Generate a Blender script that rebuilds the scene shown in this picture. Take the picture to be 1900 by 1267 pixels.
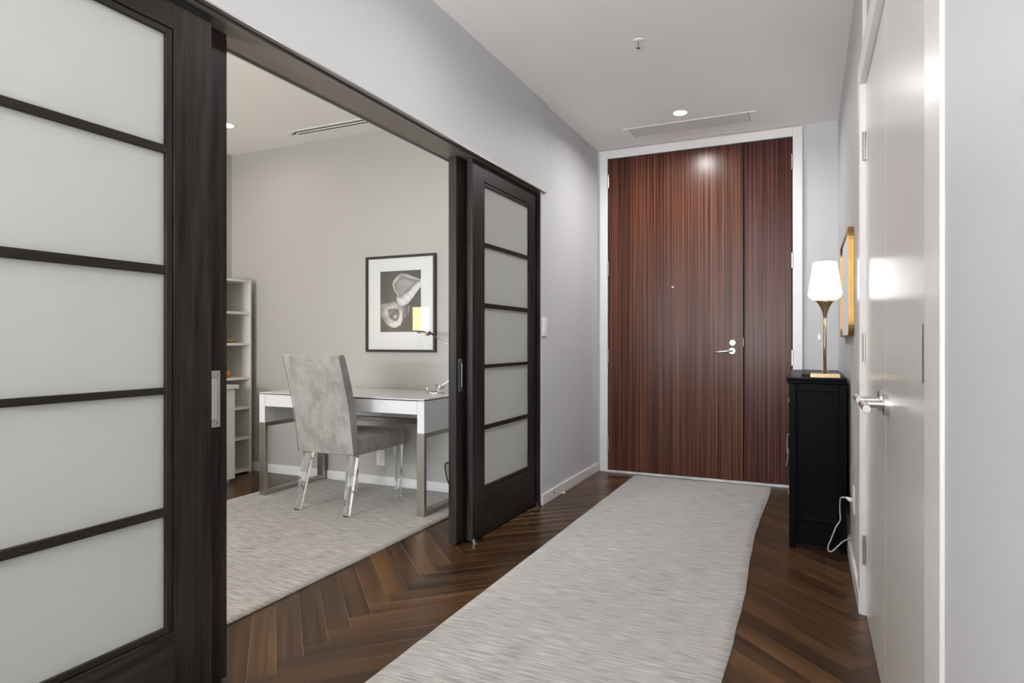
import bpy, bmesh, math, random
from mathutils import Vector, Matrix, noise
random.seed(7)
scn = bpy.context.scene
for o in list(bpy.data.objects): bpy.data.objects.remove(o, do_unlink=True)
COL = scn.collection
PI = math.pi

# ------------------------------------------------------------ camera
F_PX = 1187.0
cam_d = bpy.data.cameras.new('camera'); cam = bpy.data.objects.new('camera', cam_d); COL.objects.link(cam)
cam_d.sensor_width = 36.0; cam_d.sensor_fit = 'HORIZONTAL'; cam_d.lens = 36.0*F_PX/1900.0
cam_d.clip_start = 0.02; cam_d.clip_end = 100
cam.location = (0, 0, 1.10); cam.rotation_euler = (PI/2, 0, math.atan(550/F_PX))
scn.camera = cam

# ------------------------------------------------------------ world, exposure, large lights
scn.view_settings.view_transform = 'Standard'; scn.view_settings.look = 'None'
scn.view_settings.gamma = 1.0; scn.view_settings.use_curve_mapping = False
scn.view_settings.exposure = 0.31
w = bpy.data.worlds.new('sky'); scn.world = w; w.use_nodes = True
bg = w.node_tree.nodes['Background']; bg.inputs[0].default_value = (0.86, 0.93, 1.0, 1); bg.inputs[1].default_value = 9.0

def lamp(name, kind, loc, rot, energy, color=(1,1,1), size=.1, size_y=None, spread=None, portal=False, shape='RECTANGLE'):
    d = bpy.data.lights.new(name, kind); o = bpy.data.objects.new(name, d); COL.objects.link(o)
    o.location = loc; o.rotation_euler = rot; d.energy = energy; d.color = color
    if kind == 'AREA':
        d.shape = shape; d.size = size
        if size_y: d.size_y = size_y
        if spread: d.spread = spread
        if portal: d.cycles.is_portal = True
    else: d.shadow_soft_size = size
    return o
lamp('window_daylight_portal', 'AREA', (1.65, -4.96, 1.35), (-PI/2, 0, PI), 1, size=2.6, size_y=2.3, portal=True)
lamp('office_window_portal', 'AREA', (-3.2, -1.16, 1.45), (-PI/2, 0, PI), 1, size=2.0, size_y=1.9, portal=True)
HALL_W = 14; OFF_W = 3.3
WARM = (1.0, .93, .86)
for y, e in ((4.61, 1.1), (2.35, .40), (0.35, .10), (-2.6, .5)):
    lamp('hall_downlight_beam', 'AREA', (-.824, y, 2.700), (0, 0, 0), HALL_W*e, (1.0,.98,.965), .09, spread=math.radians(165), shape='DISK')
for x, y in ((-3.947, 3.45), (-2.9, 1.9), (-3.95, .6), (-2.4, .2), (-2.35, 3.2)):
    lamp('office_downlight_beam', 'AREA', (x, y, 2.700), (0, 0, 0), OFF_W*(.45 if y>3 else 1), WARM, .09, spread=math.radians(165), shape='DISK')

# unseen fill lights added to even the brightness, aimed at both rooms' ceilings
lamp('added_fill', 'AREA', (-.9, -2.7, 1.0), (math.radians(174), 0, 0), 385, (1,.985,.97), .8)
lamp('added_fill', 'AREA', (-3.1, -.6, 1.3), (math.radians(140), 0, 0), 46, (1,.965,.92), .7)

# ------------------------------------------------------------ materials
def new_mat(name):
    m = bpy.data.materials.new(name); m.use_nodes = True
    nt = m.node_tree; return m, nt, nt.nodes['Principled BSDF']
def P(name, col, rough=.5, metal=0, spec=None, coat=0, coat_rough=.1, noise_amt=0, noise_scale=5, bump=0, bump_scale=200, stretch=(1,1,1), trans=0, ior=None, sheen=0):
    m, nt, b = new_mat(name); N = nt.nodes; L = nt.links
    b.inputs['Base Color'].default_value = (*col, 1); b.inputs['Roughness'].default_value = rough; b.inputs['Metallic'].default_value = metal
    if spec is not None: b.inputs['Specular IOR Level'].default_value = spec
    if coat: b.inputs['Coat Weight'].default_value = coat; b.inputs['Coat Roughness'].default_value = coat_rough
    if trans: b.inputs['Transmission Weight'].default_value = trans
    if ior: b.inputs['IOR'].default_value = ior
    if sheen: b.inputs['Sheen Weight'].default_value = sheen
    if noise_amt or bump:
        tc = N.new('ShaderNodeTexCoord'); mp = N.new('ShaderNodeMapping'); mp.inputs['Scale'].default_value = stretch
        L.new(tc.outputs['Object'], mp.inputs[0])
    if noise_amt:
        nz = N.new('ShaderNodeTexNoise'); nz.inputs['Scale'].default_value = noise_scale; nz.inputs['Detail'].default_value = 5
        L.new(mp.outputs[0], nz.inputs['Vector'])
        r = N.new('ShaderNodeValToRGB'); r.color_ramp.elements[0].position = .3; r.color_ramp.elements[1].position = .7
        r.color_ramp.elements[0].color = (*[c*(1-noise_amt) for c in col], 1); r.color_ramp.elements[1].color = (*[min(1, c*(1+noise_amt)) for c in col], 1)
        L.new(nz.outputs['Fac'], r.inputs[0]); L.new(r.outputs[0], b.inputs['Base Color'])
    if bump:
        nb = N.new('ShaderNodeTexNoise'); nb.inputs['Scale'].default_value = bump_scale; nb.inputs['Detail'].default_value = 3
        L.new(mp.outputs[0], nb.inputs['Vector'])
        bp = N.new('ShaderNodeBump'); bp.inputs['Strength'].default_value = bump; bp.inputs['Distance'].default_value = .002
        L.new(nb.outputs['Fac'], bp.inputs['Height']); L.new(bp.outputs[0], b.inputs['Normal'])
    return m
M = {}
M['hall_paint'] = P('cool pale grey wall paint', (.56,.565,.58), .55, bump=.08, bump_scale=260)
M['office_paint'] = P('warm pale grey wall paint', (.44,.423,.402), .6, bump=.08, bump_scale=260)
M['ceil'] = P('matt white ceiling paint', (.92,.91,.90), .8, bump=.05, bump_scale=200)
M['grille'] = P('pale grey grille paint', (.72,.71,.70), .5)
M['trim'] = P('white satin trim paint', (.78,.775,.77), .3)
M['door_white'] = P('glossy white door paint', (.70,.695,.69), .22, bump=.10, bump_scale=14, stretch=(3,3,.5))
M['taupe'] = P('taupe painted soffit', (.20,.175,.16), .45)
M['track'] = P('dull bronze track metal', (.30,.27,.25), .4, metal=.7)
M['black'] = P('matt black steel', (.006,.006,.006), .6)
M['slot'] = P('dark slot interior', (.02,.018,.016), .8)
M['nickel'] = P('brushed nickel', (.62,.61,.60), .28, metal=1, bump=.05, bump_scale=300, stretch=(1,1,8))
M['steel'] = P('satin steel', (.42,.395,.36), .32, metal=1, noise_amt=.12, noise_scale=60, stretch=(1,1,.1))
M['chrome'] = P('chrome', (.80,.80,.80), .08, metal=1)
M['brass'] = P('brushed antique brass', (.45,.36,.215), .32, metal=1, noise_amt=.1, noise_scale=80, stretch=(1,1,.1))
M['gold'] = P('brushed gold frame', (.46,.27,.085), .42, metal=1, noise_amt=.1, noise_scale=60, stretch=(1,1,.2))
M['mirror'] = P('mirror silver', (.9,.9,.9), .01, metal=1)
M['white_lac'] = P('white lacquer', (.70,.70,.715), .25, coat=.3)
M['white_mel'] = P('off white melamine', (.74,.71,.65), .45)
M['cream_mel'] = P('cream white lacquered board', (.72,.71,.62), .35)
M['blackwood'] = P('black lacquered wood', (.003,.003,.004), .36, spec=.06, bump=.12, bump_scale=30, stretch=(2,2,.4))
M['plastic'] = P('white plastic', (.80,.80,.80), .35)
M['cordw'] = P('white rubber cord', (.72,.71,.66), .5)
M['cordb'] = P('black rubber cord', (.02,.018,.016), .5)
M['mat'] = P('white picture mat', (.80,.80,.79), .8)
M['pframe'] = P('dark brown picture frame', (.018,.013,.012), .4)
M['yellow'] = P('yellow ceramic', (.62,.42,.06), .3)
M['orange'] = P('orange glass', (.85,.25,.01), .2)
M['marble'] = P('white marble threshold', (.66,.65,.66), .25, noise_amt=.25, noise_scale=9)

def wood_mat(name, c0, c1, axis, scale, rough, bump=.25, coat=.0, rnd=False, spec=.5):
    """grain runs along the given object axis"""
    m, nt, b = new_mat(name); N = nt.nodes; L = nt.links
    tc = N.new('ShaderNodeTexCoord'); src = tc.outputs['Object']
    if rnd:
        oi = N.new('ShaderNodeObjectInfo'); ad = N.new('ShaderNodeVectorMath'); ad.operation = 'ADD'
        mu = N.new('ShaderNodeMath'); mu.operation = 'MULTIPLY'; mu.inputs[1].default_value = 37.0
        L.new(oi.outputs['Random'], mu.inputs[0]); L.new(src, ad.inputs[0]); L.new(mu.outputs[0], ad.inputs[1]); src = ad.outputs[0]
    s = [1.0, 1.0, 1.0]; s[axis] = .04
    mp = N.new('ShaderNodeMapping'); mp.inputs['Scale'].default_value = s; L.new(src, mp.inputs[0])
    n1 = N.new('ShaderNodeTexNoise'); n1.inputs['Scale'].default_value = scale; n1.inputs['Detail'].default_value = 8; n1.inputs['Roughness'].default_value = .65
    n1.inputs['Distortion'].default_value = .6; L.new(mp.outputs[0], n1.inputs['Vector'])
    s2 = [1.0, 1.0, 1.0]; s2[axis] = .12
    mp2 = N.new('ShaderNodeMapping'); mp2.inputs['Scale'].default_value = s2; L.new(src, mp2.inputs[0])
    wv = N.new('ShaderNodeTexNoise'); wv.inputs['Scale'].default_value = scale*.14; wv.inputs['Detail'].default_value = 2; wv.inputs['Distortion'].default_value = 1.2
    L.new(mp2.outputs[0], wv.inputs['Vector'])
    mx = N.new('ShaderNodeMath'); mx.operation = 'MULTIPLY_ADD'; mx.inputs[1].default_value = .55
    sc = N.new('ShaderNodeMath'); sc.operation = 'MULTIPLY'; sc.inputs[1].default_value = .45
    L.new(wv.outputs['Fac'], sc.inputs[0]); L.new(n1.outputs['Fac'], mx.inputs[0]); L.new(sc.outputs[0], mx.inputs[2])
    r = N.new('ShaderNodeValToRGB'); e = r.color_ramp.elements
    e[0].position = .38; e[0].color = (*c0, 1); e[1].position = .62; e[1].color = (*c1, 1)
    L.new(mx.outputs[0], r.inputs[0]); out = r.outputs[0]
    if rnd:
        hs = N.new('ShaderNodeHueSaturation'); mr = N.new('ShaderNodeMapRange')
        mr.inputs['To Min'].default_value = .72; mr.inputs['To Max'].default_value = 1.4
        L.new(oi.outputs['Random'], mr.inputs['Value']); L.new(mr.outputs[0], hs.inputs['Value']); L.new(out, hs.inputs['Color']); out = hs.outputs[0]
    L.new(out, b.inputs['Base Color']); b.inputs['Roughness'].default_value = rough; b.inputs['Specular IOR Level'].default_value = spec
    if coat: b.inputs['Coat Weight'].default_value = coat; b.inputs['Coat Roughness'].default_value = .12
    if bump:
        bp = N.new('ShaderNodeBump'); bp.inputs['Strength'].default_value = bump; bp.inputs['Distance'].default_value = .0006
        L.new(n1.outputs['Fac'], bp.inputs['Height']); L.new(bp.outputs[0], b.inputs['Normal'])
    return m
M['oak_v'] = wood_mat('espresso stained oak vertical', (.002,.0015,.0012), (.034,.027,.024), 2, 55, .45, .6, spec=.22)
M['oak_h'] = wood_mat('espresso stained oak horizontal', (.002,.0015,.0012), (.034,.027,.024), 1, 55, .45, .6, spec=.22)
M['plank'] = wood_mat('dark walnut stained oak plank', (.018,.0078,.0028), (.088,.042,.0145), 0, 30, .30, .35, rnd=True, spec=.35)
M['veneer'] = wood_mat('striped reddish veneer', (.040,.0125,.0075), (.21,.080,.043), 2, 60, .28, .08)
M['veneer2'] = wood_mat('striped reddish veneer darker', (.035,.010,.008), (.20,.065,.040), 2, 42, .28, .08)
def veneer(name, c0, c1, c2, f):
    m, nt, b = new_mat(name); N = nt.nodes; L = nt.links
    tc = N.new('ShaderNodeTexCoord')
    def nz(sx, sz, det, rough=.5, dist=0):
        mp = N.new('ShaderNodeMapping'); mp.inputs['Scale'].default_value = (sx, sx, sz); L.new(tc.outputs['Object'], mp.inputs[0])
        n = N.new('ShaderNodeTexNoise'); n.inputs['Scale'].default_value = 1; n.inputs['Detail'].default_value = det; n.inputs['Roughness'].default_value = rough; n.inputs['Distortion'].default_value = dist
        L.new(mp.outputs[0], n.inputs['Vector']); return n
    a = nz(150*f, .55, 5, .6); c = nz(26*f, .35, 3, .5)
    ad = N.new('ShaderNodeMath'); ad.operation = 'MULTIPLY_ADD'; ad.inputs[1].default_value = .82
    hl = N.new('ShaderNodeMath'); hl.operation = 'MULTIPLY'; hl.inputs[1].default_value = .18
    L.new(c.outputs['Fac'], hl.inputs[0]); L.new(a.outputs['Fac'], ad.inputs[0]); L.new(hl.outputs[0], ad.inputs[2])
    r = N.new('ShaderNodeValToRGB'); e = r.color_ramp.elements; e[0].position = .40; e[0].color = (*c0,1); e[1].position = .61; e[1].color = (*c2,1)
    k = e.new(.50); k.color = (*c1,1)
    L.new(ad.outputs[0], r.inputs[0]); L.new(r.outputs[0], b.inputs['Base Color']); b.inputs['Roughness'].default_value = .27; b.inputs['Specular IOR Level'].default_value = .24
    bp = N.new('ShaderNodeBump'); bp.inputs['Strength'].default_value = .06; bp.inputs['Distance'].default_value = .0005; L.new(a.outputs['Fac'], bp.inputs['Height']); L.new(bp.outputs[0], b.inputs['Normal'])
    return m
M['veneer'] = veneer('fine striped reddish brown veneer', (.022,.0065,.004), (.070,.021,.0115), (.175,.068,.037), 1.5)
M['veneer2'] = veneer('broader striped reddish veneer', (.019,.005,.0045), (.050,.014,.011), (.150,.050,.034), 1.1)
M['under'] = P('pale joint filler', (.26,.16,.09), .7)

def rug_mat(name, ca, cb, cc):
    m, nt, b = new_mat(name); N = nt.nodes; L = nt.links
    tc = N.new('ShaderNodeTexCoord')
    def nz(scale, st, det=4):
        mp = N.new('ShaderNodeMapping'); mp.inputs['Scale'].default_value = st; L.new(tc.outputs['Object'], mp.inputs[0])
        n = N.new('ShaderNodeTexNoise'); n.inputs['Scale'].default_value = scale; n.inputs['Detail'].default_value = det; L.new(mp.outputs[0], n.inputs['Vector']); return n
    a = nz(1.0, (9, 150, 1), 2); c = nz(1.3, (1, 1, 1), 2); d = nz(1, (3, 30, 1), 3)
    r = N.new('ShaderNodeValToRGB'); e = r.color_ramp.elements; e[0].position = .40; e[0].color = (*ca,1); e[1].position = .58; e[1].color = (*cb,1)
    L.new(a.outputs['Fac'], r.inputs[0])
    mx = N.new('ShaderNodeMix'); mx.data_type = 'RGBA'; mx.blend_type = 'MIX'
    ad = N.new('ShaderNodeMath'); ad.operation = 'ADD'; L.new(c.outputs['Fac'], ad.inputs[0]); L.new(d.outputs['Fac'], ad.inputs[1])
    mr = N.new('ShaderNodeMapRange'); mr.inputs['From Min'].default_value = .85; mr.inputs['From Max'].default_value = 1.25; mr.inputs['To Max'].default_value = .55
    L.new(ad.outputs[0], mr.inputs['Value']); L.new(mr.outputs[0], mx.inputs[0]); L.new(r.outputs[0], mx.inputs[6]); mx.inputs[7].default_value = (*cc, 1)
    L.new(mx.outputs[2], b.inputs['Base Color']); b.inputs['Roughness'].default_value = .75; b.inputs['Sheen Weight'].default_value = .3
    bp = N.new('ShaderNodeBump'); bp.inputs['Strength'].default_value = .8; bp.inputs['Distance'].default_value = .003
    L.new(a.outputs['Fac'], bp.inputs['Height']); L.new(bp.outputs[0], b.inputs['Normal'])
    return m
M['rug_hall'] = rug_mat('silver grey ribbed runner', (.24,.23,.22), (.47,.455,.437), (.335,.32,.305))
M['rug_office'] = rug_mat('beige grey woven rug', (.17,.152,.128), (.43,.40,.355), (.25,.225,.19))

# velvet
def velvet():
    m, nt, b = new_mat('silver taupe velvet'); N = nt.nodes; L = nt.links
    tc = N.new('ShaderNodeTexCoord'); mp = N.new('ShaderNodeMapping'); mp.inputs['Scale'].default_value = (2.2, 2.2, 1.1); L.new(tc.outputs['Object'], mp.inputs[0])
    n = N.new('ShaderNodeTexNoise'); n.inputs['Scale'].default_value = 3.4; n.inputs['Detail'].default_value = 12; n.inputs['Roughness'].default_value = .80; n.inputs['Distortion'].default_value = .15
    L.new(mp.outputs[0], n.inputs['Vector'])
    r = N.new('ShaderNodeValToRGB'); e = r.color_ramp.elements; e[0].position = .27; e[0].color = (.15,.135,.12,1); e[1].position = .56; e[1].color = (.37,.35,.335,1)
    L.new(n.outputs['Fac'], r.inputs[0]); L.new(r.outputs[0], b.inputs['Base Color']); b.inputs['Roughness'].default_value = .8
    b.inputs['Sheen Weight'].default_value = .25; b.inputs['Sheen Roughness'].default_value = .4
    bp = N.new('ShaderNodeBump'); bp.inputs['Strength'].default_value = .3; bp.inputs['Distance'].default_value = .002; L.new(n.outputs['Fac'], bp.inputs['Height']); L.new(bp.outputs[0], b.inputs['Normal'])
    return m
M['velvet'] = velvet()
def frosted():
    m, nt, b = new_mat('frosted glass'); N = nt.nodes; L = nt.links
    b.inputs['Base Color'].default_value = (.77,.78,.76,1); b.inputs['Roughness'].default_value = .28; b.inputs['Transmission Weight'].default_value = .38; b.inputs['IOR'].default_value = 1.3
    t = N.new('ShaderNodeBsdfTranslucent'); t.inputs[0].default_value = (.77,.77,.74,1)
    mx = N.new('ShaderNodeMixShader'); mx.inputs[0].default_value = .27; L.new(b.outputs[0], mx.inputs[1]); L.new(t.outputs[0], mx.inputs[2])
    L.new(mx.outputs[0], N['Material Output'].inputs[0]); return m
M['frost'] = frosted()
M['acrylic'] = P('clear acrylic', (.96,.97,.98), .03, trans=1, ior=1.49)
def thin_glass():
    m, nt, b = new_mat('thin clear glass'); N = nt.nodes; L = nt.links
    t = N.new('ShaderNodeBsdfTransparent'); t.inputs[0].default_value = (.99,.99,.99,1)
    g = N.new('ShaderNodeBsdfGlossy'); g.inputs['Roughness'].default_value = .02
    f = N.new('ShaderNodeFresnel'); f.inputs[0].default_value = 1.5
    mx = N.new('ShaderNodeMixShader'); L.new(f.outputs[0], mx.inputs[0]); L.new(t.outputs[0], mx.inputs[1]); L.new(g.outputs[0], mx.inputs[2])
    L.new(mx.outputs[0], N['Material Output'].inputs[0]); return m
M['glass'] = thin_glass()
def emis(name, col, s):
    m, nt, b = new_mat(name); b.inputs['Base Color'].default_value = (*[min(1,c) for c in col],1); b.inputs['Emission Color'].default_value = (*col,1); b.inputs['Emission Strength'].default_value = s; b.inputs['Roughness'].default_value = .4
    return m
M['led'] = emis('lit downlight lens', (1,.98,.95), 14)
M['shade_w'] = emis('lit white glass shade', (1,.985,.96), 3)
M['shade_y'] = emis('lit yellow linen shade', (1,.78,.36), 13)
m, nt, b = new_mat('printed photograph'); vc = nt.nodes.new('ShaderNodeVertexColor'); vc.layer_name = 'print'
nt.links.new(vc.outputs[0], b.inputs['Base Color']); b.inputs['Roughness'].default_value = .6; M['print'] = m

# ------------------------------------------------------------ helpers
WL = {}     # world location of things/parts
def tag(o, label=None, cat=None, group=None, kind=None):
    if label: o['label'] = label
    if cat: o['category'] = cat
    if group: o['group'] = group
    if kind: o['kind'] = kind
    return o
def thing(name, loc, label=None, cat=None, group=None, kind=None):
    o = bpy.data.objects.new(name, None); COL.objects.link(o); o.location = loc; o.empty_display_size = .05
    WL[o.name] = Vector(loc); return tag(o, label, cat, group, kind)
def mk(name, bm, mat, parent=None, bevel=0, smooth=False, seg=2, label=None, cat=None, group=None, kind=None, subsurf=0):
    bmesh.ops.recalc_face_normals(bm, faces=bm.faces)
    xs = [v.co for v in bm.verts]
    c = Vector(((min(v.x for v in xs)+max(v.x for v in xs))/2, (min(v.y for v in xs)+max(v.y for v in xs))/2, min(v.z for v in xs)))
    bmesh.ops.translate(bm, verts=bm.verts, vec=-c)
    me = bpy.data.meshes.new(name); bm.to_mesh(me); bm.free()
    if isinstance(mat, (list, tuple)):
        for k in mat: me.materials.append(M[k])
    else: me.materials.append(M[mat])
    o = bpy.data.objects.new(name, me); COL.objects.link(o)
    if parent: o.parent = parent; o.location = c - WL[parent.name]
    else: o.location = c
    WL[o.name] = c
    if smooth:
        for p in me.polygons: p.use_smooth = True
    if bevel:
        md = o.modifiers.new('bevel', 'BEVEL'); md.width = bevel; md.segments = seg; md.limit_method = 'ANGLE'; md.angle_limit = math.radians(40)
    if subsurf:
        md = o.modifiers.new('subsurf', 'SUBSURF'); md.levels = subsurf; md.render_levels = subsurf
    return tag(o, label, cat, group, kind)
def box(bm, x0, x1, y0, y1, z0, z1):
    vs = [bm.verts.new((x, y, z)) for z in (z0, z1) for x, y in ((x0,y0),(x1,y0),(x1,y1),(x0,y1))]
    for f in ((0,3,2,1),(4,5,6,7),(0,1,5,4),(1,2,6,5),(2,3,7,6),(3,0,4,7)): bm.faces.new([vs[i] for i in f])
    return bm
def B(*a): return box(bmesh.new(), *a)
def BB(boxes):
    bm = bmesh.new()
    for a in boxes: box(bm, *a)
    return bm
def prism(bm, pts, axis, a0, a1):
    def p3(u, v, a): return {0: (a,u,v), 1: (u,a,v), 2: (u,v,a)}[axis]
    A = [bm.verts.new(p3(u,v,a0)) for u,v in pts]; C = [bm.verts.new(p3(u,v,a1)) for u,v in pts]; n = len(pts)
    bm.faces.new(A); bm.faces.new(C[::-1])
    for i in range(n): bm.faces.new((A[i], A[(i+1)%n], C[(i+1)%n], C[i]))
    return bm
def frame_of(d):
    d = d.normalized(); u = d.cross(Vector((0,0,1)))
    if u.length < 1e-4: u = Vector((1,0,0))
    u.normalize(); return u, d.cross(u).normalized()
def tube(bm, pts, r, n=10, smooth_pts=0, cap=True):
    pts = [Vector(p) for p in pts]
    if smooth_pts:
        out = []
        for i in range(len(pts)-1):
            p0 = pts[max(0,i-1)]; p1 = pts[i]; p2 = pts[i+1]; p3 = pts[min(len(pts)-1,i+2)]
            for k in range(smooth_pts):
                t = k/smooth_pts
                out.append(.5*((2*p1)+(-p0+p2)*t+(2*p0-5*p1+4*p2-p3)*t*t+(-p0+3*p1-3*p2+p3)*t**3))
        out.append(pts[-1]); pts = out
    R = r if isinstance(r, (list,tuple)) else [r]*len(pts)
    rings = []; u = None
    for i, p in enumerate(pts):
        d = (pts[min(i+1,len(pts)-1)]-pts[max(i-1,0)]).normalized()
        if u is None: u, v = frame_of(d)
        else:
            u = (u - d*u.dot(d)).normalized(); v = d.cross(u)
        rings.append([bm.verts.new(p+(u*math.cos(2*PI*k/n)+v*math.sin(2*PI*k/n))*R[i]) for k in range(n)])
    for a, c in zip(rings, rings[1:]):
        for k in range(n): bm.faces.new((a[k], a[(k+1)%n], c[(k+1)%n], c[k]))
    if cap: bm.faces.new(rings[0][::-1]); bm.faces.new(rings[-1])
    return bm
def T(pts, r, n=10, sm=0): return tube(bmesh.new(), pts, r, n, sm)
def lathe(bm, prof, c, n=32, axis=2):
    rings = []
    for r, h in prof:
        ring = []
        for k in range(n):
            a = 2*PI*k/n; x, y = r*math.cos(a), r*math.sin(a)
            v = {2: (c[0]+x, c[1]+y, c[2]+h), 0: (c[0]+h, c[1]+x, c[2]+y), 1: (c[0]+x, c[1]+h, c[2]+y)}[axis]
            ring.append(bm.verts.new(v))
        rings.append(ring)
    for a, d in zip(rings, rings[1:]):
        for k in range(n): bm.faces.new((a[k], a[(k+1)%n], d[(k+1)%n], d[k]))
    bm.faces.new(rings[0][::-1]); bm.faces.new(rings[-1])
    return bm
def LT(prof, c, n=32, axis=2): return lathe(bmesh.new(), prof, c, n, axis)

# ------------------------------------------------------------ room shell
XL = -1.63; XR = .197; YF = 5.26; H = 2.72
OX = -4.56; OY = 4.03; OS = -1.2; HZ = 2.112
S = dict(kind='structure')
# floor: slab of filler with herringbone planks on it
floor = mk('floor', B(-4.72, 3.3, -5.1, 5.34, -.06, -.0012), 'under', **S)
W_ = .0905; TT = W_/math.sqrt(2); STEP = .897; L_ = STEP*math.sqrt(2); BX = -1.664; YV = 2.361
def clip(poly, inside, inter):
    out = []
    for i in range(len(poly)):
        a, c = poly[i-1], poly[i]; ia, ic = inside(a), inside(c)
        if ia != ic: out.append(inter(a, c))
        if ic: out.append(c)
    return out
def cl_axis(poly, ax, lim, sgn):
    def ins(p): return sgn*(p[ax]-lim) <= 0
    def it(a, c):
        t = (lim-a[ax])/(c[ax]-a[ax]); return (a[0]+(c[0]-a[0])*t, a[1]+(c[1]-a[1])*t)
    return clip(poly, ins, it) if poly else poly
def add_plank(bm, poly, ox, oy, ang):
    """chamfered plank prism in local coordinates (grain along local x)"""
    ca, sa = math.cos(-ang), math.sin(-ang)
    loc = [((x-ox)*ca-(y-oy)*sa, (x-ox)*sa+(y-oy)*ca) for x, y in poly]
    cx = sum(p[0] for p in loc)/len(loc); cy = sum(p[1] for p in loc)/len(loc)
    def ins(d):
        out = []
        n = len(loc)
        for i in range(n):
            p0, p1, p2 = loc[i-1], loc[i], loc[(i+1)%n]
            e1 = Vector((p1[0]-p0[0], p1[1]-p0[1])); e2 = Vector((p2[0]-p1[0], p2[1]-p1[1]))
            if e1.length < 1e-5 or e2.length < 1e-5: out.append(p1); continue
            e1.normalize(); e2.normalize(); n1 = Vector((-e1.y, e1.x)); n2 = Vector((-e2.y, e2.x))
            k = 1+n1.dot(n2); 
            if k < .2: k = .2
            out.append((p1[0]+(n1.x+n2.x)*d/k, p1[1]+(n1.y+n2.y)*d/k))
        return out
    area = sum(loc[i-1][0]*loc[i][1]-loc[i][0]*loc[i-1][1] for i in range(len(loc)))
    if area < 0: loc.reverse()
    low, top = ins(.0007), ins(.0017)
    vb = [bm.verts.new((x, y, -.011)) for x, y in low]; vm = [bm.verts.new((x, y, -.0007)) for x, y in low]; vt = [bm.verts.new((x, y, 0)) for x, y in top]
    n = len(low)
    bm.faces.new(vt)
    for i in range(n):
        j = (i+1) % n
        bm.faces.new((vb[i], vb[j], vm[j], vm[i])); bm.faces.new((vm[i], vm[j], vt[j], vt[i]))
cand = []
for k in range(-4, 7):
    b0 = BX + STEP*k
    even = k % 2 == 0
    for n in range(-80, 60):
        if even:
            yv = YV + 2*TT*n + 0.0
            # shift of column pairs: after two columns the pattern returns shifted by 2*TT
            poly = [(b0, yv+TT), (b0+TT, yv), (b0+TT+STEP, yv+STEP), (b0+STEP, yv+TT+STEP)]; ang = PI/4
        else:
            Y = YV + 2*TT*n + STEP
            poly = [(b0, Y+TT), (b0+TT, Y+2*TT), (b0+TT+STEP, Y+2*TT-STEP), (b0+STEP, Y+TT-STEP)]; ang = -PI/4
        ocx = sum(p[0] for p in poly)/4; ocy = sum(p[1] for p in poly)/4
        q = cl_axis(cl_axis(cl_axis(cl_axis(poly, 0, OX, -1), 0, 3.2, 1), 1, 5.25, 1), 1, -5.0, -1)
        if not q: continue
        if max(p[0] for p in q) < -1.70: q = cl_axis(q, 1, 4.03, 1)
        if q and min(p[0] for p in q) > .25: q = cl_axis(q, 1, -.55, 1)
        if q and max(p[0] for p in q) > .26 and min(p[1] for p in q) > -1.6: q = cl_axis(q, 0, .26, 1)
        if len(q) < 3: continue
        ar = abs(sum(q[i-1][0]*q[i][1]-q[i][0]*q[i-1][1] for i in range(len(q))))/2
        if ar < .0006: continue
        cxp = sum(p[0] for p in q)/len(q); cyp = sum(p[1] for p in q)/len(q)
        cand.append((cxp, cyp, q, ocx, ocy, ang))
vis = [c for c in cand if c[1] > .75 - .12*(c[0]+1.6) and c[0] < .25]
vis.sort(key=lambda c: c[0]**2+c[1]**2); vis = vis[:298]; vids = {id(c) for c in vis}
print('CAND', len(cand), len(vis)); rest = bmesh.new()
for c in cand:
    if id(c) in vids:
        bm = bmesh.new(); add_plank(bm, c[2], c[3], c[4], c[5])
        me = bpy.data.meshes.new('plank'); bm.to_mesh(me); bm.free(); me.materials.append(M['plank'])
        o = bpy.data.objects.new('plank', me); COL.objects.link(o); o.parent = floor
        o.location = Vector((c[3], c[4], 0)) - WL[floor.name]; o.rotation_euler = (0,0,c[5])
    else:
        t = bmesh.new(); add_plank(t, c[2], c[3], c[4], c[5])
        t.transform(Matrix.Translation((c[3], c[4], 0)) @ Matrix.Rotation(c[5], 4, 'Z'))
        me = bpy.data.meshes.new('t'); t.to_mesh(me); t.free(); rest.from_mesh(me); bpy.data.meshes.remove(me)
mk('far_planks', rest, 'plank', floor, kind='stuff')

# ceilings
mk('ceiling', B(-1.825, 3.3, -5.1, 5.34, H, H+.1), 'ceil', **S)
mk('ceiling', B(-4.72, -1.825, -1.3, 4.12, H, H+.1), 'ceil', **S)
# walls
mk('wall_far', B(-1.63, .30, YF, YF+.08, -.01, H), 'hall_paint', **S)
mk('wall_left', BB([(-1.82, XL, 3.992, 5.26, 0, H)]), 'hall_paint', **S)
mk('wall_left', BB([(-1.82, XL, -5.0, .44, 0, H)]), 'hall_paint', **S)
mk('wall_left', BB([(-1.70, -1.618, .44, 4.037, HZ, H), (-1.82, -1.70, .44, 3.992, HZ+.002, H)]), 'hall_paint', **S)
wr = mk('wall_right', BB([(XR, .30, 2.93, YF, 0, H), (.212, .30, 1.40, 2.93, 2.135, H), (.206, .30, -.6, 1.40, 0, H)]), 'hall_paint', **S)
mk('wall_back', BB([(OX-.06, -1.82, OY, OY+.08, 0, H)]), 'office_paint', **S)
mk('wall_office_left', BB([(OX-.12, OX, -1.3, 4.11, 0, H)]), 'office_paint', **S)
mk('wall_office_inner', BB([(-1.835, -1.8205, -1.2, .44, 0, H)]), 'office_paint', **S)
mk('wall_office_near', BB([(OX, -4.2, OS-.12, OS, 0, H), (-2.2, -1.82, OS-.12, OS, 0, H), (-4.2, -2.2, OS-.12, OS, 0, .5), (-4.2, -2.2, OS-.12, OS, 2.4, H)]), 'office_paint', **S)
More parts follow.
